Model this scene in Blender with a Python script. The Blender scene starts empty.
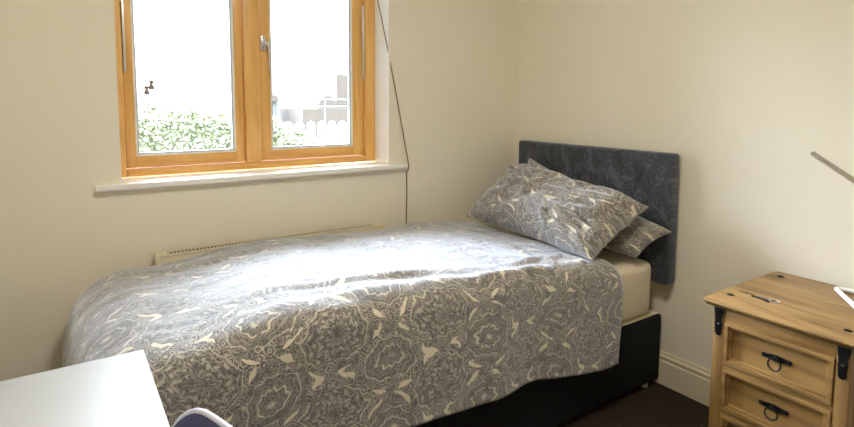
import bpy, bmesh, math, random
from mathutils import Vector, Matrix, noise
random.seed(7)
sc = bpy.context.scene
COL = sc.collection
PI = math.pi

# ---------------------------------------------------------------- node helpers
class S:
    """a scalar socket with arithmetic"""
    nt = None
    def __init__(s, v): s.v = v
    @staticmethod
    def m(op, *a, clamp=False):
        n = S.nt.nodes.new('ShaderNodeMath'); n.operation = op; n.use_clamp = clamp
        for i, x in enumerate(a):
            if isinstance(x, S): x = x.v
            if isinstance(x, (int, float)): n.inputs[i].default_value = x
            else: S.nt.links.new(x, n.inputs[i])
        return S(n.outputs[0])
    def __add__(s, o): return S.m('ADD', s, o)
    def __radd__(s, o): return S.m('ADD', s, o)
    def __sub__(s, o): return S.m('SUBTRACT', s, o)
    def __rsub__(s, o): return S.m('SUBTRACT', o, s)
    def __mul__(s, o): return S.m('MULTIPLY', s, o)
    def __rmul__(s, o): return S.m('MULTIPLY', s, o)
    def __truediv__(s, o): return S.m('DIVIDE', s, o)

def sstep(x, a, b):
    n = S.nt.nodes.new('ShaderNodeMapRange'); n.interpolation_type = 'SMOOTHSTEP'
    S.nt.links.new(x.v, n.inputs[0]); n.inputs[1].default_value = a; n.inputs[2].default_value = b
    return S(n.outputs[0])

def new_mat(name, col=(.5, .5, .5), rough=.5, metal=0, **kw):
    m = bpy.data.materials.new(name); m.use_nodes = True
    b = m.node_tree.nodes['Principled BSDF']
    b.inputs['Base Color'].default_value = (*col, 1)
    b.inputs['Roughness'].default_value = rough
    b.inputs['Metallic'].default_value = metal
    for k, v in kw.items():
        k = k.replace('_', ' ')
        b.inputs[k].default_value = (*v, 1) if isinstance(v, tuple) else v
    return m

def N(nt, kind, **kw):
    n = nt.nodes.new(kind)
    for k, v in kw.items(): setattr(n, k, v)
    return n

def noise_tex(nt, vec, scale, detail=3, rough=.5, dist=0):
    n = N(nt, 'ShaderNodeTexNoise')
    n.inputs['Scale'].default_value = scale; n.inputs['Detail'].default_value = detail
    n.inputs['Roughness'].default_value = rough; n.inputs['Distortion'].default_value = dist
    nt.links.new(vec, n.inputs['Vector']); return n

def ramp(nt, fac, stops):
    r = N(nt, 'ShaderNodeValToRGB'); e = r.color_ramp.elements
    while len(e) < len(stops): e.new(.5)
    for k, (p, c) in enumerate(stops):
        e[k].position = p; e[k].color = (*c, 1)
    nt.links.new(fac, r.inputs[0]); return r.outputs[0]

def mapping(nt, out, sc3, rot=(0, 0, 0)):
    mp = N(nt, 'ShaderNodeMapping'); mp.inputs['Scale'].default_value = sc3; mp.inputs['Rotation'].default_value = rot
    nt.links.new(out, mp.inputs['Vector']); return mp.outputs[0]

def bump(nt, h, strength, dist):
    b = N(nt, 'ShaderNodeBump'); b.inputs['Strength'].default_value = strength; b.inputs['Distance'].default_value = dist
    nt.links.new(h, b.inputs['Height']); nt.links.new(b.outputs[0], nt.nodes['Principled BSDF'].inputs['Normal'])

def noisy(name, c1, c2, scale, rough=.6, bstr=.0, bdist=.001, bscale=None, sc3=(1, 1, 1), detail=4, lo=.35, hi=.65, **kw):
    m = new_mat(name, c1, rough, **kw); nt = m.node_tree
    tc = N(nt, 'ShaderNodeTexCoord').outputs['Object']
    v = mapping(nt, tc, sc3)
    n = noise_tex(nt, v, scale, detail)
    nt.links.new(ramp(nt, n.outputs['Fac'], [(lo, c1), (hi, c2)]), nt.nodes['Principled BSDF'].inputs['Base Color'])
    if bstr:
        h = noise_tex(nt, v, bscale or scale, 5)
        bump(nt, h.outputs['Fac'], bstr, bdist)
    return m

def wood(name, axis, light, mid, dark, rough=.45, knots=True, scale=1.0, coat=.0):
    m = new_mat(name, mid, rough, Coat_Weight=coat, Coat_Roughness=.25); nt = m.node_tree
    tc = N(nt, 'ShaderNodeTexCoord').outputs['Object']
    s3 = [14 * scale] * 3; s3[axis] = 1.1 * scale
    v = mapping(nt, tc, s3)
    n1 = noise_tex(nt, v, 1.6, 6, .6, .6)
    s5 = [4.5 * scale] * 3; s5[axis] = .55 * scale
    n2 = noise_tex(nt, mapping(nt, tc, s5), 1.0, 2, .4, .3)
    S.nt = nt
    lines = S.m('SINE', S(n2.outputs['Fac']) * 75) * .5 + .5
    s6 = [70 * scale] * 3; s6[axis] = 3 * scale
    n3 = noise_tex(nt, mapping(nt, tc, s6), 1.0, 3, .5)
    f = S(n1.outputs['Fac']) * .45 + S(n2.outputs['Fac']) * .22 + lines * .12 + S(n3.outputs['Fac']) * .21
    col = ramp(nt, f.v, [(.34, dark), (.50, mid), (.68, light)])
    if knots:
        s4 = [5.5] * 3; s4[axis] = 2.6
        vo = N(nt, 'ShaderNodeTexVoronoi'); nt.links.new(mapping(nt, tc, s4), vo.inputs['Vector']); vo.inputs['Scale'].default_value = 1.5
        k = sstep(S(vo.outputs['Distance']), .03, .16)
        mx = N(nt, 'ShaderNodeMix', data_type='RGBA'); nt.links.new(k.v, mx.inputs['Factor'])
        mx.inputs['A'].default_value = (dark[0] * .55, dark[1] * .5, dark[2] * .45, 1); nt.links.new(col, mx.inputs['B'])
        col = mx.outputs['Result']
    nt.links.new(col, nt.nodes['Principled BSDF'].inputs['Base Color'])
    bump(nt, n1.outputs['Fac'], .12, .002)
    return m

# ---------------------------------------------------------------- materials
M = {}
M['wall'] = noisy('cream_wall_paint', (.85, .80, .68), (.84, .79, .665), 2.0, .75, .15, .001, 60)
M['wall_w'] = M['wall']
M['ceiling'] = new_mat('ceiling_paint', (.85, .83, .77), .8)
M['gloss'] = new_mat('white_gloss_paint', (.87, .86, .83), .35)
M['skirt'] = new_mat('cream_gloss_paint', (.72, .64, .47), .4)
M['carpet'] = noisy('brown_carpet', (.026, .019, .013), (.058, .043, .031), 220, .95, .9, .006, 260, Specular_IOR_Level=.08)
M['winwood'] = {a: wood('honey_window_wood_%s' % 'xyz'[a], a, (.82, .50, .17), (.76, .43, .125), (.62, .32, .08), .38, False, 1.2, .15) for a in (0, 2)}
M['pine'] = {a: wood('waxed_pine_%s' % 'xyz'[a], a, (.40, .25, .095), (.29, .168, .056), (.145, .075, .023), .45, True, 1.0, .1) for a in (0, 1, 2)}
M['iron'] = new_mat('black_iron', (.012, .012, .013), .45, .6)
M['steel'] = new_mat('brushed_steel', (.78, .77, .75), .28, 1)
M['satin'] = new_mat('satin_silver_handle', (.72, .72, .72), .35, .5)
M['spacer'] = new_mat('grey_glazing_spacer', (.52, .54, .58), .5)
M['bead'] = new_mat('pale_glazing_seal', (.8, .78, .74), .5)
M['radiator'] = new_mat('cream_radiator_enamel', (.76, .69, .52), .35)
M['dark'] = new_mat('dark_slot', (.02, .016, .012), .8)
M['sheet'] = noisy('cream_fitted_sheet', (.80, .71, .55), (.76, .67, .51), 6, .85, .3, .004, 8)
M['divan_top'] = new_mat('cream_divan_ticking', (.74, .66, .48), .85)
M['divan'] = noisy('black_divan_fabric', (.010, .011, .013), (.020, .021, .024), 300, .9, .3, .0008, 500, Specular_IOR_Level=.2)
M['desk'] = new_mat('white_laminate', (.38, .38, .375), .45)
M['leg'] = new_mat('white_metal_leg', (.75, .75, .74), .4)
M['navy'] = new_mat('navy_plastic', (.020, .022, .110), .4)
M['plastic_w'] = new_mat('white_plastic', (.86, .86, .85), .35)
M['cord'] = noisy('brown_twisted_cord', (.10, .06, .035), (.34, .26, .18), 260, .8)
M['thread'] = new_mat('thin_pull_string', (.42, .37, .32), .8)
M['toggle'] = new_mat('walnut_toggle', (.34, .25, .20), .5)
M['leaf'] = noisy('hedge_leaf', (.080, .095, .050), (.24, .25, .18), 9, .55)
M['twig'] = new_mat('hedge_core', (.10, .11, .08), .9)
M['picket'] = new_mat('white_picket_paint', (.85, .85, .83), .6)
M['railm'] = new_mat('dull_grey_rail', (.035, .035, .037), .5)
M['grass'] = noisy('garden_lawn', (.09, .12, .05), (.13, .16, .08), 12, .9)
M['key'] = new_mat('nickel_key', (.55, .50, .42), .3, 1)
M['keydark'] = new_mat('dark_key', (.045, .032, .020), .4, .6)
M['fill_glow'] = new_mat('fill_lamp_glow', (1, 1, 1), .5)  # glow of the added overhead fill lamp
M['shade'] = new_mat('white_lamp_enamel', (.82, .82, .8), .35)
b = M['fill_glow'].node_tree.nodes['Principled BSDF']
b.inputs['Emission Color'].default_value = (1.0, .93, .82, 1); b.inputs['Emission Strength'].default_value = 66

def brick_mat():
    m = new_mat('pale_brick', rough=.9); nt = m.node_tree
    tc = N(nt, 'ShaderNodeTexCoord').outputs['Object']
    v = mapping(nt, tc, (1, 1, 1), (PI / 2, 0, 0))
    br = N(nt, 'ShaderNodeTexBrick'); nt.links.new(v, br.inputs['Vector'])
    br.inputs['Scale'].default_value = 1; br.inputs['Brick Width'].default_value = .225; br.inputs['Row Height'].default_value = .075
    br.inputs['Mortar Size'].default_value = .01
    br.inputs['Color1'].default_value = (.030, .018, .015, 1); br.inputs['Color2'].default_value = (.025, .016, .013, 1); br.inputs['Mortar'].default_value = (.036, .031, .027, 1)
    nt.links.new(br.outputs['Color'], nt.nodes['Principled BSDF'].inputs['Base Color']); return m
M['brick'] = brick_mat()

def glass_mat():
    m = bpy.data.materials.new('window_glass'); m.use_nodes = True; nt = m.node_tree
    nt.nodes.remove(nt.nodes['Principled BSDF'])
    t = N(nt, 'ShaderNodeBsdfTransparent'); t.inputs[0].default_value = (.97, .98, .98, 1)
    g = N(nt, 'ShaderNodeBsdfGlossy'); g.inputs['Roughness'].default_value = .02
    f = N(nt, 'ShaderNodeFresnel'); f.inputs[0].default_value = 1.45
    mx = N(nt, 'ShaderNodeMixShader')
    nt.links.new(f.outputs[0], mx.inputs[0]); nt.links.new(t.outputs[0], mx.inputs[1]); nt.links.new(g.outputs[0], mx.inputs[2])
    nt.links.new(mx.outputs[0], nt.nodes['Material Output'].inputs['Surface']); return m
M['glass'] = glass_mat()

def velvet():
    m = new_mat('charcoal_crushed_velvet', rough=.7, Sheen_Weight=.55, Sheen_Roughness=.4, Sheen_Tint=(.62, .68, .85)); nt = m.node_tree
    tc = N(nt, 'ShaderNodeTexCoord').outputs['Object']
    a = noise_tex(nt, mapping(nt, tc, (1, 30, 34)), 2.2, 5, .7, .4)
    c = noise_tex(nt, mapping(nt, tc, (1, 8, 6)), 1.6, 5, .65, .8)
    S.nt = nt
    f = S(a.outputs['Fac']) * .45 + S(c.outputs['Fac']) * .55
    nt.links.new(ramp(nt, f.v, [(.36, (.016, .018, .024)), (.50, (.046, .053, .070)), (.63, (.130, .146, .182))]), nt.nodes['Principled BSDF'].inputs['Base Color'])
    bump(nt, f.v, .35, .006); return m
M['velvet'] = velvet()

def damask(name, ou=0., ov=0., lay='x'):
    """charcoal paisley damask print on cream cotton; UVs are metres of cloth"""
    m = new_mat(name, rough=.85, Sheen_Weight=1., Sheen_Roughness=.5, Sheen_Tint=(.80, .86, 1.)); nt = m.node_tree; S.nt = nt
    b = nt.nodes['Principled BSDF']; b.inputs['Specular IOR Level'].default_value = .8
    uvn = N(nt, 'ShaderNodeUVMap').outputs[0]
    # a little hand-drawn wobble
    wob = noise_tex(nt, uvn, 16, 2)
    wsep = N(nt, 'ShaderNodeSeparateColor'); nt.links.new(wob.outputs['Color'], wsep.inputs[0])
    sp = N(nt, 'ShaderNodeSeparateXYZ'); nt.links.new(uvn, sp.inputs[0])
    wob2 = noise_tex(nt, uvn, 5.5, 1); ws2 = N(nt, 'ShaderNodeSeparateColor'); nt.links.new(wob2.outputs['Color'], ws2.inputs[0])
    U = S(sp.outputs[0]) + (S(wsep.outputs[0]) - .5) * .026 + (S(ws2.outputs[0]) - .5) * .09 + ou
    V = S(sp.outputs[1]) + (S(wsep.outputs[1]) - .5) * .026 + (S(ws2.outputs[1]) - .5) * .09 + ov
    A, B = .35, .21
    def cell(cu, cv):
        x = (S.m('FRACT', (U - cu) / A + 50.5) - .5) * A
        y = (S.m('FRACT', (V - cv) / B + 50.5) - .5) * B
        r = S.m('SQRT', x * x * .62 + y * y * 1.15)
        th = S.m('ARCTAN2', y, x)
        return r, th
    ra, ta = cell(0, 0)
    rb, tb = cell(A / 2, B / 2)
    mx, mn = (lambda p, q: S.m('MAXIMUM', p, q)), (lambda p, q: S.m('MINIMUM', p, q))
    # rosette: scalloped concentric rings
    ra2 = ra + S.m('SINE', ta * 10) * .0030
    inA = sstep(ra2, .064, .061)
    ringsA = sstep(S.m('SINE', ra2 * 620), .35, .85)
    bandA = sstep(S.m('ABSOLUTE', ra2 - .036), .0032, .0018)
    outA = sstep(S.m('ABSOLUTE', ra2 - .066), .0022, .0010)
    coreA = sstep(ra2, .011, .008)
    # lobed medallion: petals, arches
    rb2 = rb + S.m('ABSOLUTE', S.m('SINE', tb * 6)) * .008
    inB = sstep(rb2, .078, .074)
    petals = sstep(S.m('SINE', tb * 12) * S.m('SINE', rb2 * 260), .30, .62) * sstep(rb2, .012, .018)
    ringsB = sstep(S.m('SINE', rb2 * 300 + S.m('SINE', tb * 12) * .9), .70, .95)
    outB = sstep(S.m('ABSOLUTE', rb2 - .080), .0022, .0010)
    bandB = sstep(S.m('ABSOLUTE', rb2 - .047), .0026, .0012)
    # pointed cream ribbons where the motifs meet
    edge = S.m('ABSOLUTE', ra2 - rb2 + .009)
    lowA = S.m('SINE', ta * 6 + 1.1)
    n1 = noise_tex(nt, uvn, 22, 2, .5, .6)
    rib_w = lowA * .0110 + (S(n1.outputs['Fac']) - .5) * .038 + .0005
    ribbon = sstep(rib_w - edge, -.0006, .0008) * (1 - inB * .0)
    # filler of small curls
    vo2 = N(nt, 'ShaderNodeTexVoronoi'); nt.links.new(uvn, vo2.inputs['Vector']); vo2.inputs['Scale'].default_value = 46
    curls = sstep(S.m('SINE', S(vo2.outputs['Distance']) * 24), .45, .85)
    vo = N(nt, 'ShaderNodeTexVoronoi'); vo.feature = 'DISTANCE_TO_EDGE'; nt.links.new(uvn, vo.inputs['Vector']); vo.inputs['Scale'].default_value = 88
    lace = sstep(S(vo.outputs['Distance']), .12, .04)
    fine = noise_tex(nt, uvn, 240, 2)
    speck = sstep(S(fine.outputs['Fac']), .48, .60)
    outside = (1 - inA) * (1 - inB)
    light = mx(mx(ringsA * inA * .55, bandA * inA * .9), coreA * .9)
    light = mx(light, mx(petals * inB * .80, mx(ringsB * inB * .65, bandB * inB * .75)))
    light = mx(light, mx(outA, outB) * .85)
    light = mx(light, outside * curls * .80)
    light = mx(light, mx(lace * .42, speck * .50)) * (1 - inB * .10)
    dk = noise_tex(nt, uvn, 30, 3)
    light = light * (sstep(S(dk.outputs['Fac']), .25, .52) * .75 + .25)
    fac = S.m('MAXIMUM', light, ribbon, clamp=True)
    col = ramp(nt, fac.v, [(0, (.062, .059, .062)), (.5, (.27, .245, .21)), (1., (.72, .65, .51))])
    nt.links.new(col, b.inputs['Base Color'])
    cr = noise_tex(nt, mapping(nt, uvn, (7, 10, 1), (0, 0, .25)), 1.6, 7, .62, .5)
    bump(nt, cr.outputs['Fac'], .38, .012)
    return m
M['duvet'] = damask('damask_duvet_cotton')
M['case1'] = damask('damask_pillowcase_cotton', .11, .05)
M['case2'] = damask('damask_pillowcase_cotton_b', .22, .12)

# ---------------------------------------------------------------- mesh helpers
def box(bm, x0, x1, y0, y1, z0, z1, bev=0., seg=2, rot=None, piv=None):
    vs = [bm.verts.new((x, y, z)) for x in (x0, x1) for y in (y0, y1) for z in (z0, z1)]
    F = [(0, 1, 3, 2), (4, 6, 7, 5), (0, 4, 5, 1), (2, 3, 7, 6), (0, 2, 6, 4), (1, 5, 7, 3)]
    fs = [bm.faces.new([vs[i] for i in f]) for f in F]
    if bev > 0:
        es = list({e for f in fs for e in f.edges})
        r = bmesh.ops.bevel(bm, geom=es, offset=bev, segments=seg, profile=.5, affect='EDGES')
        vs = [v for v in {v for f in r['faces'] for v in f.verts} | {v for v in vs if v.is_valid}]
    if rot is not None:
        bmesh.ops.rotate(bm, verts=vs, cent=piv or (0, 0, 0), matrix=rot)
    return vs

def tube(bm, pts, r, seg=12, closed=False, flat=None, cap=True):
    pts = [Vector(p) for p in pts]; n = len(pts); rings = []
    up = Vector((0, 0, 1)); prev = None
    for i, p in enumerate(pts):
        if closed: t = (pts[(i + 1) % n] - pts[i - 1])
        else: t = pts[min(i + 1, n - 1)] - pts[max(i - 1, 0)]
        t.normalize()
        if prev is None:
            a = up if abs(t.z) < .9 else Vector((1, 0, 0))
            u = (a - t * a.dot(t)).normalized()
        else: u = (prev - t * prev.dot(t)).normalized()
        prev = u; w = t.cross(u)
        rr = r[i] if isinstance(r, (list, tuple)) else r
        rings.append([bm.verts.new(p + (u * math.cos(2 * PI * k / seg) * (flat or 1) + w * math.sin(2 * PI * k / seg)) * rr) for k in range(seg)])
    for i in range(n if closed else n - 1):
        A, Bq = rings[i], rings[(i + 1) % n]
        for k in range(seg): bm.faces.new((A[k], A[(k + 1) % seg], Bq[(k + 1) % seg], Bq[k]))
    if not closed and cap:
        bm.faces.new(rings[0][::-1]); bm.faces.new(rings[-1])

def lathe(bm, prof, c, seg=24):
    rings = []
    for r, z in prof:
        rings.append([bm.verts.new((c[0] + r * math.cos(2 * PI * k / seg), c[1] + r * math.sin(2 * PI * k / seg), c[2] + z)) for k in range(seg)])
    for A, Bq in zip(rings, rings[1:]):
        for k in range(seg): bm.faces.new((A[k], A[(k + 1) % seg], Bq[(k + 1) % seg], Bq[k]))
    bm.faces.new(rings[0][::-1]); bm.faces.new(rings[-1])

def prism(bm, outline, axis, a0, a1, bev=0.):
    """extrude a 2-D outline (in the two other axes, in order) along axis"""
    def P(q, a):
        l = list(q); l.insert(axis, a); return l
    A = [bm.verts.new(P(q, a0)) for q in outline]; Bq = [bm.verts.new(P(q, a1)) for q in outline]
    n = len(A)
    fs = [bm.faces.new(A), bm.faces.new(Bq[::-1])] + [bm.faces.new((A[k], Bq[k], Bq[(k + 1) % n], A[(k + 1) % n])) for k in range(n)]
    if bev > 0:
        bmesh.ops.bevel(bm, geom=list(fs[0].edges) + list(fs[1].edges), offset=bev, segments=2, profile=.5, affect='EDGES')

def frame_ring(bm, u0, u1, v0, v1, w, a0, a1, axis, bev=0.):
    """four bars mitred into a ring: outer u0..u1 x v0..v1, bar widths w=(left,right,bottom,top)"""
    l, r, bo, t = w if isinstance(w, tuple) else (w,) * 4
    o = [(u0, v0), (u1, v0), (u1, v1), (u0, v1)]; i = [(u0 + l, v0 + bo), (u1 - r, v0 + bo), (u1 - r, v1 - t), (u0 + l, v1 - t)]
    def P(q, a):
        L = list(q); L.insert(axis, a); return L
    O0 = [bm.verts.new(P(q, a0)) for q in o]; I0 = [bm.verts.new(P(q, a0)) for q in i]
    O1 = [bm.verts.new(P(q, a1)) for q in o]; I1 = [bm.verts.new(P(q, a1)) for q in i]
    es = []
    for k in range(4):
        j = (k + 1) % 4
        bm.faces.new((O0[k], O0[j], I0[j], I0[k])); bm.faces.new((O1[k], I1[k], I1[j], O1[j]))
        bm.faces.new((O0[k], O1[k], O1[j], O0[j])); bm.faces.new((I0[k], I0[j], I1[j], I1[k]))
    bm.edges.ensure_lookup_table()
    if bev:
        ring = set(O0 + I0)
        es = [e for e in bm.edges if e.verts[0] in ring and e.verts[1] in ring and ((e.verts[0] in O0) == (e.verts[1] in O0))]
        bmesh.ops.bevel(bm, geom=es, offset=bev, segments=2, profile=.5, affect='EDGES')

def emp(name, loc, label=None, cat=None, group=None, kind=None):
    o = bpy.data.objects.new(name, None); COL.objects.link(o); o.location = loc; o.empty_display_size = .1
    tag(o, label, cat, group, kind); return o

def tag(o, label=None, cat=None, group=None, kind=None):
    for k, v in (('label', label), ('category', cat), ('group', group), ('kind', kind)):
        if v: o[k] = v
    return o

def wloc(o):
    v = Vector(o.location)
    while o.parent: o = o.parent; v += Vector(o.location)
    return v

def obj(name, bm, mat, parent=None, origin=None, smooth=35, **t):
    bmesh.ops.recalc_face_normals(bm, faces=bm.faces)
    if origin is None:
        xs = [v.co for v in bm.verts]
        origin = Vector(((min(v.x for v in xs) + max(v.x for v in xs)) / 2, (min(v.y for v in xs) + max(v.y for v in xs)) / 2, min(v.z for v in xs)))
    origin = Vector(origin)
    bmesh.ops.translate(bm, verts=bm.verts, vec=-origin)
    me = bpy.data.meshes.new(name); bm.to_mesh(me); bm.free()
    for mm in (mat if isinstance(mat, (list, tuple)) else [mat]): me.materials.append(mm)
    if smooth:
        me.polygons.foreach_set('use_smooth', [True] * len(me.polygons))
        try: me.set_sharp_from_angle(angle=math.radians(smooth))
        except Exception: pass
    o = bpy.data.objects.new(name, me); COL.objects.link(o)
    if parent: o.parent = parent; o.location = origin - wloc(parent)
    else: o.location = origin
    tag(o, **t); return o

def nb(): return bmesh.new()

# ---------------------------------------------------------------- room shell
XW, YS, ZC = -2.80, -3.70, 2.40
WX0, WX1, WZ0, WZ1 = -2.038, -.8565, .930, 2.12
bm = nb()
for (x0, x1, z0, z1) in ((XW - .1, WX0, 0, ZC), (WX1, .25, 0, ZC), (WX0, WX1, 0, WZ0), (WX0, WX1, WZ1, ZC)):
    box(bm, x0, x1, 0, .14, z0, z1)
FX0, FX1 = -2.068, -.855
for (x0, x1, z0, z1) in ((XW - .1, FX0, 0, ZC), (FX1, .25, 0, ZC), (FX0, FX1, 0, WZ0), (FX0, FX1, WZ1 + .03, ZC)):
    box(bm, x0, x1, .14, .32, z0, z1)
obj('wall_north', bm, M['wall'], kind='structure')
bm = nb(); box(bm, 0, .25, YS - .1, 0, 0, ZC); obj('wall_east', bm, M['wall'], kind='structure')
bm = nb(); box(bm, XW - .1, XW, YS - .1, 0, 0, ZC); obj('wall_west', bm, M['wall'], kind='structure')
bm = nb(); box(bm, XW, 0, YS - .1, YS, 0, ZC); obj('wall_south', bm, M['wall'], kind='structure')
bm = nb(); box(bm, XW - .1, .25, YS - .1, .32, -.1, 0); obj('floor', bm, M['carpet'], kind='structure')
bm = nb(); box(bm, XW - .1, .25, YS - .1, .32, ZC, ZC + .1); obj('ceiling', bm, M['ceiling'], kind='structure')
KP = [(0, 0), (.018, 0), (.018, .108), (.014, .113), (.014, .120), (.017, .124), (.016, .131), (.009, .137), (.009, .142), (.006, .148), (0, .148)]
bm = nb(); prism(bm, [(-p[0] - .0005, p[1]) for p in KP], 1, YS, 0); obj('baseboard_east', bm, M['skirt'], kind='structure')
def skirt_y(name, y, sgn):
    bm = nb()
    prism(bm, [(y + sgn * (p[0] + .0005), p[1]) for p in KP], 0, XW + .02, -.02)
    obj(name, bm, M['skirt'], kind='structure')
skirt_y('baseboard_north', 0, -1); skirt_y('baseboard_south', YS, 1)
bm = nb(); prism(bm, [(XW + p[0] + .0005, p[1]) for p in KP], 1, YS + .02, -.02); obj('baseboard_west', bm, M['skirt'], kind='structure')

# ---------------------------------------------------------------- window
win = emp('window_1', (-1.40, .17, .96), kind='structure')
FB = .956
bm = nb()
box(bm, FX0, -2.003, .142, .215, FB, 2.14, .003); box(bm, -.9125, FX1 - .001, .142, .215, FB, 2.14, .003)
box(bm, -1.521, -1.453, .142, .215, FB + .032, 2.09, .003)
fr = obj('window_frame', bm, M['winwood'][2], win)
bm = nb(); box(bm, -2.003, -.9125, .142, .215, FB, .987, .003); box(bm, -2.003, -.9125, .142, .215, 2.09, 2.14, .003)
obj('window_frame', bm, M['winwood'][0], win)
def sash(x0, x1, gx0, gx1, label):
    e = nb()
    z0, z1, gz0, gz1 = .990, 2.087, 1.038, 2.04
    box(e, x0, gx0, .162, .205, z0, z1, .003); box(e, gx1, x1, .162, .205, z0, z1, .003)
    s = obj('sash', e, M['winwood'][2], win)
    e = nb(); box(e, gx0, gx1, .163, .204, z0, gz0, .002); box(e, gx0, gx1, .163, .204, gz1, z1, .002)
    obj('sash_rail', e, M['winwood'][0], s)
    e = nb(); frame_ring(e, gx0, gx1, gz0, gz1, .006, .166, .176, 1); obj('glazing_seal', e, M['bead'], s)
    e = nb(); frame_ring(e, gx0 + .003, gx1 - .003, gz0 + .003, gz1 - .003, .010, .177, .190, 1); obj('glazing_spacer', e, M['spacer'], s)
    e = nb(); box(e, gx0 + .002, gx1 - .002, .1835, .1845, gz0 + .002, gz1 - .002); obj('glass_pane', e, M['glass'], s)
    return s
s1 = sash(-2.001, -1.524, -1.964, -1.561, 'left')
s2 = sash(-1.450, -.9145, -1.399, -.976, 'right')
bm = nb(); box(bm, -.9260, -.9165, .146, .1615, 1.382, 1.750, .002); obj('stay_bar', bm, M['steel'], s2)
bm = nb(); box(bm, -1.9985, -1.9890, .146, .1615, 1.382, 1.750, .002); obj('stay_bar', bm, M['steel'], s1)
bm = nb(); box(bm, -1.443, -1.418, .152, .162, 1.500, 1.567, .003)
tube(bm, [(-1.431, .150, 1.530), (-1.431, .138, 1.530), (-1.425, .132, 1.534), (-1.416, .131, 1.527), (-1.411, .131, 1.512), (-1.409, .131, 1.465), (-1.409, .132, 1.408)], [.010, .010, .010, .010, .010, .0100, .0095], 10, flat=.75)
hd = obj('handle', bm, M['satin'], s2, label='satin silver casement handle')
bm = nb()
for z in (1.536, 1.494): lathe(bm, [(.0001, 0), (.0035, 0), (.0035, .0015), (.0001, .0015)], (0, 0, 0), 10)
bm.free()
bm = nb()
for z in (1.556, 1.510): tube(bm, [(-1.431, .1525, z), (-1.431, .1505, z)], .0035, 10)
obj('screw', bm, M['dark'], s2)
# sill board
bm = nb(); prism(bm, [(WX0 + .0005, .1415), (WX0 + .0005, -.0005), (-2.123, -.0005), (-2.123, -.034), (-.7694, -.034), (-.7694, -.0005), (WX1 - .0005, -.0005), (WX1 - .0005, .1415)], 2, .9305, .9538, .003)
obj('window_sill', bm, M['gloss'], win)

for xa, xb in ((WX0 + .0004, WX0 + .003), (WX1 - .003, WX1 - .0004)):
    bm = nb(); box(bm, xa, xb, .0005, .1410, .9545, WZ1 - .001); obj('painted_lit_reveal', bm, M['gloss'], win)  # white skin paints the daylight falling on the cream wall reveals

# blind toggles on their strings, and the long pull cord
def toggle(x, y, z, label):
    t = emp('blind_cord_pull', (x, y, z), label, 'cord pull', 'toggles hanging in the left pane')
    bm = nb(); tube(bm, [(x, y, 2.115), (x + .002, y, 1.8), (x, y, z + .018)], .0011, 6); obj('string', bm, M['thread'], t)
    bm = nb(); lathe(bm, [(.002, .020), (.0085, .019), (.0095, .013), (.0055, .007), (.0055, .003), (.0100, -.004), (.0105, -.013), (.007, -.016)], (x, y, z), 14)
    obj('wooden_toggle', bm, M['toggle'], t)
toggle(-1.907, .10, 1.329, 'higher right-hand dark toggle hanging on thin string in the left pane')
toggle(-1.925, .10, 1.307, 'lower left-hand dark toggle hanging on thin string in the left pane')
bm = nb()
top, low = Vector((-.975, .060, 2.115)), Vector((-.771, -.041, .970))
pts = []
for i in range(25):
    t = i / 24; p = top.lerp(low, t); p.x += .010 * math.sin(PI * t) ; pts.append(p)
pts += [(-.7655, -.040, .950), (-.764, -.036, .930), (-.760, -.012, .910)] + [(-.759 + .002 * math.sin(i), -.008, .895 - i * .06) for i in range(13)]
tube(bm, pts, .0030, 8)
tag(obj('pull_cord', bm, M['cord'], smooth=60), 'long brown cord falling from the window top past the sill end', 'cord')

# ---------------------------------------------------------------- radiator
rad = emp('radiator', (-1.40, -.05, .15), 'low cream panel radiator with slotted top grille under the window', 'radiator')
RX0, RX1, RY0, RY1, RT = -1.936, -.932, -.088, -.028, .674
bm = nb(); box(bm, RX0 + .012, RX1 - .012, RY0, RY0 + .012, .16, RT - .012, .004)
for k in range(24):
    x = RX0 + .05 + k * (RX1 - RX0 - .1) / 23
    box(bm, x - .010, x + .010, RY0 - .003, RY0 + .002, .20, RT - .05, .002)
obj('front_panel', bm, M['radiator'], rad)
for x in (RX0, RX1 - .012):
    bm = nb(); box(bm, x, x + .012, RY0 - .001, RY1, .16, RT, .004, 3); obj('side_panel', bm, M['radiator'], rad)
bm = nb(); frame_ring(bm, RX0 + .012, RX1 - .012, RY0 + .0, RY1, (.03, .03, .012, .006), RT - .012, RT - .001, 2, .002)
for k in range(66):
    x = RX0 + .042 + (k + .5) * (RX1 - RX0 - .084) / 66
    box(bm, x - .0020, x + .0020, RY0 + .0115, RY1 - .0055, RT - .007, RT - .0030)
g = obj('top_grille', bm, M['radiator'], rad)
bm = nb(); box(bm, RX0 + .013, RX1 - .013, RY0 + .013, RY1 - .002, RT - .06, RT - .0060); obj('painted_slot_shade', bm, M['dark'], rad)  # near-black block: shade inside the grille slots put in as colour
for x in (-1.75, -1.05):
    bm = nb(); box(bm, x - .02, x + .02, RY1, -.0008, .25, .60, .002); obj('wall_bracket', bm, M['radiator'], rad)

# ---------------------------------------------------------------- bed
BX0, BX1, BY0, BY1 = -2.010, -.0195, -.992, -.105
bed = emp('divan_bed_base', (-1.0, -.55, 0), 'black fabric divan bed base with pale top on brown carpet', 'bed base')
bm = nb(); box(bm, BX0, BX1, BY0, BY1, .022, .326, .012, 3)
obj('base', bm, M['divan'], bed)
bm = nb(); box(bm, BX0 + .010, BX1 - .010, BY0 + .010, BY1 - .010, .3265, .332, .002)
obj('base_top', bm, M['divan_top'], bed)
for x in (BX0 + .1, BX1 - .075):
    for y in (BY0 + .03, BY1 - .08):
        bm = nb(); tube(bm, [(x, y, 0.0005), (x, y, .022)], [.020, .017], 14); obj('glide', bm, M['plastic_w'], bed)

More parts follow.
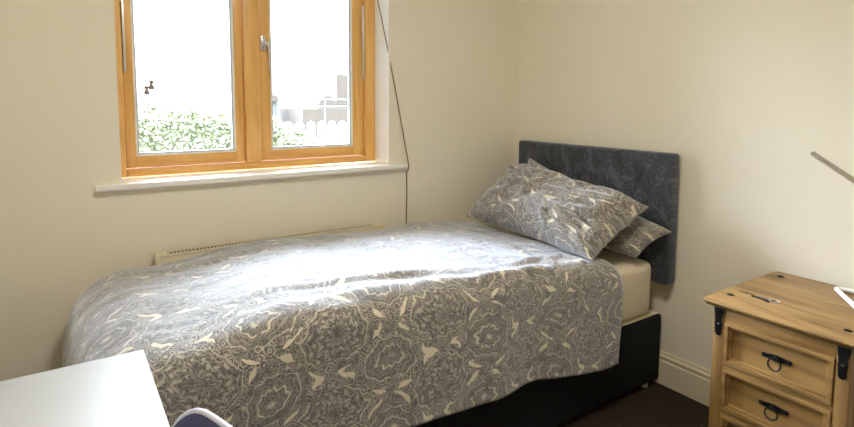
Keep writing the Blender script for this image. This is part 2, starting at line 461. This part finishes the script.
bm = nb(); box(bm, -2.000, -.0885, -.986, -.110, .3325, .578, .035, 5)
for _ in range(2): bmesh.ops.subdivide_edges(bm, edges=[e for e in bm.edges if e.calc_length() > .15], cuts=3, use_grid_fill=True)
for v in bm.verts:
    p = v.co
    d = noise.noise(Vector((p.x * 5, p.y * 5, p.z * 7))) * .004
    v.co += Vector((0, -d if p.y < -.6 else d, d * .5 if p.z > .5 else 0))
tag(obj('mattress', bm, M['sheet'], smooth=60), 'cream sheeted mattress showing at the pillow end of the bed', 'mattress')

# headboard
bm = nb(); box(bm, -.086, -.0192, -1.046, -.112, .480, 1.053, .014, 4)
hb = emp('headboard', (-.05, -.59, .15), 'upright charcoal crushed velvet headboard against the right wall', 'headboard')
obj('padded_panel', bm, M['velvet'], hb)
for y in (-.86, -.30):
    bm = nb(); box(bm, -.0190, -.002, y - .03, y + .03, .15, .85, .003); obj('strut', bm, M['pine'][2], hb)

# duvet --------------------------------------------------------------------
def sm(t): t = max(0., min(1., t)); return t * t * (3 - 2 * t)
def gauss(x, c, s): return math.exp(-((x - c) / s) ** 2)
AF, BN, BF = 1.626, .412, .375            # flat part: a to foot, b to near/far side
NA, NBR = 190, 150
A1 = AF + .36; B0, B1 = -(BF + .17), BN + .440
def duvet_pt(a, b):
    # head-end edge wanders a little
    sidef = sm((b - .38) / .2)
    edge = .05 * (1 - sidef) + .020 * math.sin(b * 9) - .03 * gauss(b, .46, .05) * 0
    x0 = -.405 - edge * (1 - a / A1) + .0
    du = max(0., a - AF); dv = b - BN if b > BN else (b + BF if b < -BF else 0.)
    ac, bc = min(a, AF), max(-BF, min(BN, b))
    # puffed top
    ta = sm(a / .45)
    puff = .052 + .036 * ta + .014 * gauss(a, 1.15, .35)
    cross = (bc - .03) / .42
    puff += .018 * (1 - min(1, cross * cross)) * ta
    puff += .028 * sm((bc + .1) / .45) * gauss(a, 1.15, .45)
    puff -= .018 * sm((a - 1.25) / .3)
    nz = noise.noise(Vector((a * 3.2, b * 3.6, 3))) * .016 + noise.noise(Vector((a * 8, b * 10, 1))) * .0065
    z = .582 + puff + nz
    t = math.hypot(du, dv)
    x = x0 - ac; y = -.55 - bc
    out = down = 0.
    if t > 0:
        wu = du / t if t else 0
        r = .075 * (1 - wu * wu) + .20 * wu * wu
        if dv < 0: r = .05 * (1 - wu * wu) + .19 * wu * wu
        q = r * PI / 2
        if t < q: out, down = r * math.sin(t / r), r * (1 - math.cos(t / r))
        else:
            out = r + (t - q) * (.035 if dv >= 0 else 0) ; down = r + (t - q)
            if wu > .5: out = r + .01 - .12 * (t - q) * wu
        if dv < 0: out = min(out, .055 + .17 * wu)
        dx, dy = -du / t, -dv / t
        # gathered corner folds
        ang = math.atan2(abs(dv), du)
        fold = (math.sin(ang * 9) * .5 + .5) * 4 * wu * math.sqrt(max(0, 1 - wu * wu)) * .5
        amp = min(1, down / .25)
        out += fold * .035 * amp
        # slow waves down the near side
        if dv > 0 and wu < .7:
            out += amp * (.010 * math.sin(a * 7.5 + 1) + .014 * noise.noise(Vector((a * 4, dv * 2, 8))) + .004)
        if du > 0 and wu > .6:
            out += .012 * amp * noise.noise(Vector((b * 9, du * 6, 2)))
        x += dx * out; y += dy * out; z -= down * (1 if dv >= 0 else .9)
    # long pressed creases close to the near edge
    c = 0.
    c += .009 * gauss(b - .32 + .10 * (a - 1.0), 0, .014) * gauss(a, .95, .38)
    c += -.006 * gauss(b - .355 + .12 * (a - 1.0), 0, .014) * gauss(a, .90, .36)
    c += .007 * gauss(b - .41 + .05 * (a - 1.1), 0, .016) * gauss(a, 1.0, .40)
    c += .013 * gauss(b - .44, 0, .02) * gauss(a, .52, .20)
    # puckers radiating from the pillow corner
    for k, (aa, bb, an, ln) in enumerate(((.16, .34, .5, .10), (.24, .38, .9, .09), (.12, .42, 1.2, .08), (.34, .36, .3, .13), (.20, .20, 1.4, .10), (.30, .05, 1.1, .12))):
        ux, uy = math.cos(an), math.sin(an); s_ = (a - aa) * ux + (b - bb) * uy; n_ = -(a - aa) * uy + (b - bb) * ux
        c += .014 * gauss(n_, 0, .012) * gauss(s_, 0, ln)
    w = noise.noise(Vector((a * 14 + 4 * b, b * 22, 5))); c += .0035 * w
    if t > .05: c *= max(0, 1 - (t - .05) * 6)
    z += c
    return Vector((x, y, z))
bm = nb(); uvl = bm.loops.layers.uv.new('UVMap'); grid = []
for i in range(NA + 1):
    row = []
    for j in range(NBR + 1):
        a = A1 * i / NA; bq = B0 + (B1 - B0) * j / NBR
        # hem line: rounded cloth corners and a slight rise towards the head end
        hem = B1
        row.append((bm.verts.new(duvet_pt(a, bq)), a, bq))
    grid.append(row)
for i in range(NA):
    for j in range(NBR):
        q = [grid[i][j], grid[i + 1][j], grid[i + 1][j + 1], grid[i][j + 1]]
        f = bm.faces.new([k[0] for k in q])
        for lp, k in zip(f.loops, q): lp[uvl].uv = (k[1], k[2])
dv_o = obj('duvet', bm, M['duvet'], smooth=0)
for p in dv_o.data.polygons: p.use_smooth = True
tag(dv_o, 'rumpled grey and cream damask duvet spread over the single bed', 'duvet')
so = dv_o.modifiers.new('thickness', 'SOLIDIFY'); so.thickness = .014; so.offset = 0

# pillows ------------------------------------------------------------------
def pillow(name, TL, TR, BL, BR, T, seed, mat, label, xmax, wr=1.0, zfloor=None):
    TL, TR, BL, BR = map(Vector, (TL, TR, BL, BR)); n = 72
    bm = nb(); uvl = bm.loops.layers.uv.new('UVMap')
    nrm = ((BR - TL).cross(BL - TR)).normalized()
    if nrm.x > 0: nrm = -nrm                                   # front faces the room (-x)
    V = {}
    def pt(u, v, side):
        # sides pulled in between the corners
        uu = u * (1 - .055 * (1 - v * v)); vv = v * (1 - .09 * (1 - u * u))
        s, t = (uu + 1) / 2, (vv + 1) / 2
        p = (BL * (1 - s) + BR * s) * (1 - t) + (TL * (1 - s) + TR * s) * t
        h = (max(0, 1 - abs(u) ** 2.6) * max(0, 1 - abs(v) ** 2.4)) ** .48
        e = max(abs(u), abs(v)); fall = min(1, (1 - e) * 6)
        w = noise.noise(Vector((u * 1.6 + seed, v * 2.0, side))) * .020 + noise.noise(Vector((u * 5 + v * 2 + seed, v * 5 - u, side + 4))) * .012
        # creases running in from the corners and edges
        for k in range(13):
            r_ = random.Random(seed * 31 + k); cu, cv = r_.uniform(-.9, .95), r_.uniform(-.8, .9); an = math.atan2(cv, cu) + r_.uniform(-.4, .4)
            s_ = (u - cu) * math.cos(an) + (v - cv) * math.sin(an); n_ = -(u - cu) * math.sin(an) + (v - cv) * math.cos(an)
            w += .019 * gauss(n_, 0, .032) * gauss(s_, 0, .28) * (1 if k % 2 else -1)
        q = p + nrm * ((T * (.62 if side > 0 else .38) * h + w * wr * fall) * side)
        q += Vector((0, 0, noise.noise(Vector((u * 4, v * 4, seed))) * .008))
        q.x = min(q.x, xmax(q) if callable(xmax) else xmax)
        if zfloor is not None: q.z = max(q.z, zfloor + .01 * (1 - h))
        return q
    for side in (1, -1):
        for i in range(n + 1):
            for j in range(n + 1):
                edge = i in (0, n) or j in (0, n)
                if edge and side == -1: V[(i, j, -1)] = V[(i, j, 1)]; continue
                u, v = math.sin((i / n * 2 - 1) * PI / 2), math.sin((j / n * 2 - 1) * PI / 2)
                V[(i, j, side)] = bm.verts.new(pt(u, v, side))
        for i in range(n):
            for j in range(n):
                k = [(i, j), (i + 1, j), (i + 1, j + 1), (i, j + 1)]
                f = bm.faces.new([V[(*q, side)] for q in k])
                for lp, q in zip(f.loops, k):
                    u, v = math.sin((q[0] / n * 2 - 1) * PI / 2), math.sin((q[1] / n * 2 - 1) * PI / 2)
                    lp[uvl].uv = (u * .37 + (0 if side > 0 else 1), v * .25)
    o = obj(name, bm, mat, smooth=0)
    for p in o.data.polygons: p.use_smooth = True
    return tag(o, label, 'pillow', 'damask pillows on the bed')
pillow('pillow', (-.115, -.235, .968), (-.135, -1.090, .735), (-.245, -.20, .625), (-.24, -1.00, .615), .15, 5, M['case2'],
       'rear damask pillow, pressed flat against the dark headboard', -.090, 1.2, zfloor=.600)
pillow('pillow', (-.215, -.260, .928), (-.215, -1.032, .840), (-.480, -.150, .672), (-.52, -1.000, .655), .235, 2, M['case1'],
       'front damask pillow, plumped and leaning over the other one', -.16, 1.5, zfloor=.640)

# ---------------------------------------------------------------- bedside cabinet
NX0, NX1, NY0, NY1, NT = -.537, -.035, -1.890, -1.446, .649
FXF = -.518
cab = emp('bedside_cabinet', (-.28, -1.683, 0), 'rustic waxed pine bedside cabinet with black iron fittings beside the bed', 'bedside cabinet')
bm = nb()
prof = [(0, 0), (.006, 0), (.011, .003), (.013, .008), (.019, .012), (.020, .017), (.018, .021), (.014, .022), (0, .022)]
# moulded top: stacked insets
lev = [(.020, 0), (.014, .001), (.008, .004), (.006, .009), (.001, .012), (0, .016), (.001, .020), (.005, .022)]
rings = []
for ins, z in lev:
    x0, x1, y0, y1 = NX0 + ins, NX1 - ins * .2, NY0 + ins, NY1 - ins; rr = .012
    ring = []
    for cx, cy, a0 in ((x1 - rr, y1 - rr, 0), (x0 + rr, y1 - rr, 90), (x0 + rr, y0 + rr, 180), (x1 - rr, y0 + rr, 270)):
        for k in range(5):
            an = math.radians(a0 + k * 22.5); ring.append(bm.verts.new((cx + rr * math.cos(an), cy + rr * math.sin(an), NT - .022 + z)))
    rings.append(ring)
for Ra, Rb in zip(rings, rings[1:]):
    for k in range(len(Ra)): bm.faces.new((Ra[k], Ra[(k + 1) % len(Ra)], Rb[(k + 1) % len(Rb)], Rb[k]))
bm.faces.new(rings[0][::-1]); bm.faces.new(rings[-1])
obj('cabinet_top', bm, M['pine'][1], cab, smooth=50)
YL, YR = -1.480, -1.846           # body sides (left in the photo first)
ZT = NT - .0225
DTOP, DH, DP = .588, .137, .151
for (y0, y1) in ((YL - .034, YL), (YR, YR + .034)):
    bm = nb(); box(bm, FXF, FXF + .04, y0, y1, 0.0005, ZT, .002); obj('corner_post', bm, M['pine'][2], cab)
    bm = nb(); box(bm, NX1 - .045, NX1 - .008, y0, y1, 0.0005, ZT, .002); obj('corner_post', bm, M['pine'][2], cab)
for y in (YL - .014, YR + .004):
    bm = nb(); box(bm, FXF + .0405, NX1 - .0455, y, y + .010, .05, ZT - .001, .001); obj('side_panel', bm, M['pine'][2], cab)
bm = nb(); box(bm, NX1 - .020, NX1 - .012, YR + .0345, YL - .0345, .05, ZT - .001); obj('back_panel', bm, M['pine'][2], cab)
rz = [(DTOP, ZT)] + [(DTOP - k * DP + 0, DTOP - k * DP + (DP - DH)) for k in (1, 2)] + [(.05, DTOP - 3 * DP + (DP - DH))]
for z0, z1 in rz:
    bm = nb(); box(bm, FXF + .001, FXF + .03, YR + .0345, YL - .0345, z0, z1, .0012); obj('front_rail', bm, M['pine'][1], cab)
for k in range(3):
    zt = DTOP - k * DP - .001; zb = zt - DH + .002; yl, yr = YL - .036, YR + .036
    zc = (zt + zb) / 2; yc = (yl + yr) / 2
    bm = nb()
    frame_ring(bm, yr, yl, zb, zt, .013, FXF - .004, FXF + .016, 0, .0025)
    frame_ring(bm, yr + .013, yl - .013, zb + .013, zt - .013, .008, FXF + .003, FXF + .018, 0, .003)
    box(bm, FXF + .0142, FXF + .022, yr + .020, yl - .020, zb + .020, zt - .020)
    dr = obj('drawer', bm, M['pine'][1], cab)
    # drawer box behind the front
    bm = nb(); xb = NX1 - .06
    for bx in ((FXF + .0225, xb, yr + .006, yr + .016), (FXF + .0225, xb, yl - .016, yl - .006), (xb - .01, xb, yr + .0165, yl - .0165)): box(bm, *bx, zb + .004, zt - .02)
    box(bm, FXF + .0225, xb, yr + .0165, yl - .0165, zb + .004, zb + .010)
    obj('drawer_box', bm, M['pine'][0], dr)
    # iron ring pull
    X = FXF + .0138
    bm = nb()
    hw = .041; out = []
    shape = [(0, .0085), (.006, .0095), (.012, .0070), (.017, .0085), (.022, .0060), (.028, .0045), (.033, .0068), (.038, .0065), (.041, .003)]
    out = [(yc + s, zc + .004 + h) for s, h in shape] + [(yc + s, zc + .004 - h) for s, h in shape[::-1]]
    out += [(yc - s, zc + .004 - h) for s, h in shape[1:]] + [(yc - s, zc + .004 + h) for s, h in shape[:0:-1]]
    prism(bm, out, 0, X - .0035, X, .0008)
    tube(bm, [(X - .003, yc, zc + .006), (X - .013, yc, zc + .006)], [.006, .0045], 12)
    for s in (-1, 1):
        tube(bm, [(X - .003, yc + s * .033, zc + .004), (X - .0065, yc + s * .033, zc + .004)], [.004, .002], 10)
    hp = obj('handle_plate', bm, M['iron'], dr)
    bm = nb(); R = .0175
    tube(bm, [(X - .012 - .004 * (1 - math.cos(t)) * .5, yc + R * math.sin(t), zc + .006 - R + R * math.cos(t)) for t in [2 * PI * q / 32 for q in range(32)]], .0024, 8, closed=True)
    obj('ring_pull', bm, M['iron'], dr)
# iron straps at the post tops
for yc in (YL - .017, YR + .017):
    bm = nb(); zb = .536; zt = ZT - .001
    o_ = [(yc - .0150, zt), (yc - .0150, zt - .012), (yc - .0105, zt - .035), (yc - .0095, zt - .046), (yc - .0135, zt - .050), (yc - .0100, zt - .055), (yc - .0105, zb + .010), (yc - .006, zb + .002), (yc, zb)]
    o_ = o_ + [(2 * yc - p[0], p[1]) for p in o_[:-1][::-1]]
    prism(bm, o_, 0, FXF - .0035, FXF - .0003, .0008)
    st = obj('iron_strap', bm, M['iron'], cab)
    bm = nb(); tube(bm, [(FXF - .0036, yc, zt - .050), (FXF - .0070, yc, zt - .050)], [.0035, .002], 10); obj('strap_stud', bm, M['steel'], st)
for (x, y) in ((-.436, -1.488), (-.094, -1.490), (-.450, -1.812), (-.094, -1.832)):
    bm = nb(); lathe(bm, [(.0105, .0003), (.0105, .0012), (.008, .0026), (.003, .0034)], (x, y, NT), 18); obj('iron_stud', bm, M['iron'], cab)

# keys on the cabinet
def key(name, p, ang, mat, L, label):
    bm = nb(); z = NT + .0006
    def T(u, v): return (p[0] + u * math.cos(ang) - v * math.sin(ang), p[1] + u * math.sin(ang) + v * math.cos(ang))
    head = [T(.010 * math.cos(t) * 1.0, .0095 * math.sin(t)) for t in [2 * PI * q / 20 for q in range(20)]]
    prism(bm, head, 2, z, z + .0040, .0006)
    bl = [T(.009, -.0045), (T(L, -.0045)), T(L + .003, 0), T(L, .0045)]
    bl += [T(L - .004 - k * .004, .0045 - (.002 if k % 2 else 0)) for k in range(4)] + [T(.009, .0045)]
    prism(bm, bl, 2, z, z + .0034)
    return obj(name, bm, mat, kt)
kt = emp('key_bunch', (-.391, -1.571, NT), 'small bunch of metal keys lying on the pine cabinet top', 'keys')
key('key', (-.400, -1.584), 1.42, M['keydark'], .050, '')
key('key', (-.378, -1.586), 1.72, M['key'], .046, '')
bm = nb(); R = .014
tube(bm, [(-.391 + R * math.cos(t), -1.600 + R * math.sin(t), NT + .0042) for t in [2 * PI * q / 28 for q in range(28)]], .0013, 8, closed=True)
obj('key_ring', bm, M['steel'], kt)

# desk lamp on the cabinet: bent white tube foot, thin metal arm
lamp = emp('desk_lamp', (-.15, -1.78, NT), 'desk lamp with looped white tube foot and raised metal arm on the cabinet', 'lamp')
def fillet(P, r, n=6):
    out = []
    P = [Vector(p) for p in P]; m_ = len(P)
    for i in range(m_):
        a, b_, c = P[i - 1], P[i], P[(i + 1) % m_]
        d1, d2 = (a - b_).normalized(), (c - b_).normalized()
        for k in range(n + 1):
            t = k / n; out.append(b_ + d1 * r * (1 - t) ** 2 + d2 * r * t ** 2)
    return out
zt = NT + .0084
bm = nb(); tube(bm, fillet([(-.098, -1.658, zt), (-.275, -1.783, zt), (-.060, -1.850, zt)], .022), .0078, 12, closed=True)
obj('tube_foot', bm, M['plastic_w'], lamp)
bm = nb(); tube(bm, [(-.168, -1.8175, NT + .016), (-.168, -1.822, .80), (-.245, -1.845, .975)], .006, 10); obj('post', bm, M['plastic_w'], lamp)
bm = nb(); tube(bm, [(-.250, -1.621, 1.115), (-.250, -1.852, .966)], .0100, 4, flat=.8); obj('arm', bm, M['steel'], lamp, smooth=20)
bm = nb(); tube(bm, [(-.235, -1.845, .970), (-.264, -1.845, .970)], .012, 14); obj('pivot', bm, M['iron'], lamp)
bm = nb(); lathe(bm, [(.055, 0), (.050, .02), (.028, .065), (.012, .080), (.010, .082)], (-.250, -1.862, .878), 24); obj('lamp_shade', bm, M['shade'], lamp)

# ---------------------------------------------------------------- desk and chair
DX1, DY1, DZ = -2.096, -1.092, .740
desk = emp('desk', (-2.44, -1.71, 0), 'plain white laminate desk standing left of the bed foot', 'desk')
bm = nb(); box(bm, XW + .022, DX1, -2.33, DY1, DZ - .030, DZ, .0022, 3); obj('desktop', bm, M['desk'], desk)
for x in (XW + .05, DX1 - .045):
    for y in (-2.30, DY1 - .045):
        bm = nb(); box(bm, x - .018, x + .018, y - .018, y + .018, .0006, DZ - .0305, .003); obj('leg', bm, M['leg'], desk)

ang = math.radians(10)
fw = Vector((-math.cos(ang), -math.sin(ang), 0)); rt = Vector((math.sin(ang), -math.cos(ang), 0))   # rt runs towards the camera
CB = Vector((-2.040, -1.668, 0))          # below the middle of the back's top edge
ch = emp('desk_chair', tuple(CB + fw * .28), 'navy moulded plastic chair with pale rim pushed in at the white desk', 'chair')
bm = nb(); rows = []
path = [(.818, -.004, 1), (.811, -.003, 1), (.79, .000, 1), (.75, .014, 1), (.68, .032, 1), (.60, .050, 1), (.52, .068, 1), (.475, .095, 1), (.452, .14, 1), (.445, .22, 1), (.448, .32, 1), (.452, .42, 1), (.442, .465, 1)]
NW = 20
def half_w(z, f):
    if z > .5: return .198 + .022 * (.80 - z) / .3
    return .222 - .02 * max(0, f - .3)
for z, f, _ in path:
    hw = half_w(z, f); row = []
    for k in range(NW + 1):
        s = -1 + 2 * k / NW
        zz, ff = z, f
        if z > .74:  # rounded top corners
            zz = z - .07 * max(0, (abs(s) - .55) / .45) ** 2.2 * (z - .74) / .10
        ff = f + .030 * s * s * (1 if z > .5 else 0)           # back wraps round the sitter
        if z <= .5: zz = z + .018 * s * s
        row.append(bm.verts.new(CB + fw * ff + rt * (s * hw) + Vector((0, 0, zz))))
    rows.append(row)
for ra_, rb_ in zip(rows, rows[1:]):
    for k in range(NW): bm.faces.new((ra_[k], rb_[k], rb_[k + 1], ra_[k + 1]))
rim = [v.co.copy() for v in rows[0]] + [r[-1].co.copy() for r in rows[1:]] + [v.co.copy() for v in rows[-1][::-1][1:]] + [r[0].co.copy() for r in rows[::-1][1:-1]]
shell = obj('seat_shell', bm, M['navy'], ch, smooth=0)
for p in shell.data.polygons: p.use_smooth = True
sd = shell.modifiers.new('thickness', 'SOLIDIFY'); sd.thickness = .008; sd.offset = 0
sb = shell.modifiers.new('smooth', 'SUBSURF'); sb.levels = sb.render_levels = 2
M['rim'] = new_mat('pale_lavender_edge', (.62, .62, .80), .3)  # pale lavender edge colour, lighter than the navy shell
bm = nb(); tube(bm, rim, .0046, 8, closed=True); obj('rim', bm, M['rim'], ch, smooth=60, label='pale lavender rolled rim')
for sx in (-.15, .15):
    for fy in (.12, .38):
        a_ = CB + fw * fy + rt * sx + Vector((0, 0, .441)); c_ = CB + fw * (fy + (-.07 if fy < .2 else .05)) + rt * sx * 1.2 + Vector((0, 0, .001))
        bm = nb(); tube(bm, [a_, c_], [.012, .009], 12); obj('leg', bm, M['steel'], ch)

# ---------------------------------------------------------------- added fill lamp, out of view overhead, to brighten the room
cl = emp('added_fill_light', (-1.60, -1.70, ZC), 'added round fill lamp overhead, out of view, with warm glowing diffuser', 'fill light')
bm = nb(); lathe(bm, [(.20, -.001), (.20, -.035), (.185, -.035)], (-1.60, -1.70, ZC), 36); obj('rim', bm, M['gloss'], cl)
bm = nb(); lathe(bm, [(.183, -.036), (.17, -.060), (.12, -.078), (.05, -.086), (.001, -.088)], (-1.60, -1.70, ZC), 36); obj('diffuser', bm, M['fill_glow'], cl)

# ---------------------------------------------------------------- outside
bm = nb(); box(bm, -14, 22, .33, 40, -.35, -.25); obj('ground', bm, M['grass'], kind='structure')
def hedge(x0, x1, y0, y1, ztop, n):
    bm = nb(); rnd = random.Random(3)
    def H(x): return ztop(x) + .05 * noise.noise(Vector((x * 2.2, 3, 1)))
    h = emp('garden_hedge', ((x0 + x1) / 2, (y0 + y1) / 2, -.25), 'leafy green hedge outside below the window panes', 'hedge')
    core = nb(); pr = []
    m_ = 24
    for k in range(m_ + 1):
        x = x0 + .05 + (x1 - x0 - .1) * k / m_; pr.append((x, H(x) - .10))
    prism(core, [(x0 + .05, -.25)] + pr + [(x1 - .05, -.25)], 1, y0 + .10, y1 - .1)
    obj('hedge_core', core, M['twig'], h)
    for k in range(n):
        x = rnd.uniform(x0, x1); side = rnd.random()
        if side < .72: y = y0 + abs(rnd.gauss(0, .07)); z = rnd.uniform(.35, 1) ** .7 * (H(x) + .1) - .02
        else: y = rnd.uniform(y0, y1); z = H(x) - abs(rnd.gauss(0, .05))
        z = min(z, H(x) + rnd.uniform(-.03, .03))
        L = rnd.uniform(.028, .05); W = L * .30
        d = Vector((rnd.gauss(0, 1), rnd.gauss(-.3, .8), rnd.gauss(.2, .8))).normalized(); s = d.cross(Vector((rnd.gauss(0, 1), rnd.gauss(0, 1), rnd.gauss(0, 1)))).normalized()
        u = d.cross(s) * W * .35; p = Vector((x, y, z))
        A_ = [bm.verts.new(q) for q in (p, p + d * L * .5 + s * W + u, p + d * L, p + d * L * .5 - s * W + u)]; c = bm.verts.new(p + d * L * .5)
        for i in range(4): bm.faces.new((A_[i], A_[(i + 1) % 4], c))
    obj('foliage', bm, M['leaf'], h, smooth=0)
def ht(x):
    return 1.19 + .03 * math.sin(x * 2) if x < -.75 else 1.19 - (x + .75) * .42 - .35 * max(0, x + .2)
hedge(-3.4, .02, 2.9, 3.6, ht, 15000)
def picket_fence():
    f = emp('picket_fence', (1.2, 5.0, -.25), 'white round-topped picket fence outside the right-hand pane', 'fence')
    for k in range(26):
        x = .10 + k * .163
        bm = nb(); w = .058
        out = [(x - w, -.249), (x - w, .90)] + [(x - w * math.cos(t), .90 + .066 * math.sin(t)) for t in [PI * q / 10 for q in range(1, 10)]] + [(x + w, .90), (x + w, -.249)]
        prism(bm, out, 1, 5.0, 5.022, .003); obj('picket', bm, M['picket'], f)
    for z in (.15, .60):
        bm = nb(); box(bm, .03, 4.25, 5.0225, 5.06, z, z + .08, .004); obj('rail', bm, M['picket'], f)
picket_fence()
def rail():
    f = emp('garden_railing', (1.5, 6.0, -.25), 'slim pale railing outside between the pickets and the brick house', 'railing')
    for z in (1.16, 1.275):
        bm = nb(); tube(bm, [(.9, 6.0, z), (4.6, 6.0, z)], .014, 8); obj('rail', bm, M['railm'], f)
    for k in range(9):
        x = .98 + k * .42
        bm = nb(); tube(bm, [(x, 6.0, -.249), (x, 6.0, 1.29)], .016, 8); obj('post', bm, M['railm'], f)
rail()
hs = emp('brick_house', (4.6, 13.5, -.25), 'pale red brick house with chimney beyond the garden', 'house')
bm = nb(); box(bm, 3.35, 8.5, 12.0, 16, -.249, 1.02); obj('wall', bm, M['brick'], hs)
bm = nb(); box(bm, 4.50, 5.4, 12.3, 13.4, 1.021, 2.0); obj('chimney', bm, M['brick'], hs)
bm = nb(); prism(bm, [(4.17 - .3 * math.cos(t), 1.021 + .36 * math.sin(t)) for t in [PI * q / 16 for q in range(17)]], 1, 12.2, 13.5); obj('dormer', bm, M['brick'], hs)
ho = emp('distant_house', (2.8, 13.5, -.25), 'small grey house corner far off beside the centre post', 'house')
bm = nb(); box(bm, 2.62, 2.98, 13, 14, -.249, 1.22); obj('wall', bm, M['railm'], ho)
bm = nb(); prism(bm, [(2.58, 1.221), (3.02, 1.221), (2.95, 1.40), (2.65, 1.40)], 1, 12.9, 14.1); obj('roof', bm, M['brick'], ho)

# ---------------------------------------------------------------- light and camera
w = bpy.data.worlds.new('overcast_sky'); sc.world = w; w.use_nodes = True
bg = w.node_tree.nodes['Background']; bg.inputs['Color'].default_value = (.80, .90, 1.0, 1); wt = w.node_tree; tcw = N(wt, 'ShaderNodeTexCoord'); sx = N(wt, 'ShaderNodeSeparateXYZ'); mr = N(wt, 'ShaderNodeMapRange')
wt.links.new(tcw.outputs['Generated'], sx.inputs[0]); wt.links.new(sx.outputs[2], mr.inputs[0])      # overcast sky, brightest overhead
mr.inputs[1].default_value = .05; mr.inputs[2].default_value = .85; mr.inputs[3].default_value = 4.5; mr.inputs[4].default_value = 66.0
wt.links.new(mr.outputs[0], bg.inputs['Strength'])

sl = bpy.data.lights.new('hazy_sun', 'SUN'); sun = bpy.data.objects.new('hazy_sun', sl); COL.objects.link(sun)
sl.energy = 42; sl.angle = math.radians(64); sl.color = (.76, .85, 1.0)
sun.location = (-6, 6, 6); sun.rotation_euler = Vector((.38, -.62, -.70)).to_track_quat('-Z', 'Y').to_euler()

cd = bpy.data.cameras.new('camera'); cam = bpy.data.objects.new('camera', cd); COL.objects.link(cam); sc.camera = cam
cd.sensor_fit = 'HORIZONTAL'; cd.sensor_width = 36; cd.lens = 546.1303 / 854 * 36; cd.shift_y = -64.17 / 854; cd.clip_start = .02
ya, pi_, ro = (math.radians(v) for v in (34.0051, -5.1433, .2832))
f = Vector((math.sin(ya) * math.cos(pi_), math.cos(ya) * math.cos(pi_), math.sin(pi_)))
r = Vector((math.cos(ya), -math.sin(ya), 0)); u = r.cross(f)
r2 = r * math.cos(ro) + u * math.sin(ro); u2 = -r * math.sin(ro) + u * math.cos(ro)
mw = Matrix(((r2.x, u2.x, -f.x), (r2.y, u2.y, -f.y), (r2.z, u2.z, -f.z))).to_4x4()
mw.translation = Vector((-2.2250, -2.3675, 1.2754)); cam.matrix_world = mw

vs = sc.view_settings; vs.view_transform = 'Standard'; vs.look = 'None'; vs.gamma = 1; vs.use_curve_mapping = False; vs.exposure = 0.0
cy = sc.cycles
cy.max_bounces = 14; cy.diffuse_bounces = 10; cy.glossy_bounces = 4; cy.transparent_max_bounces = 12
cy.sample_clamp_indirect = 8; cy.use_denoising = True
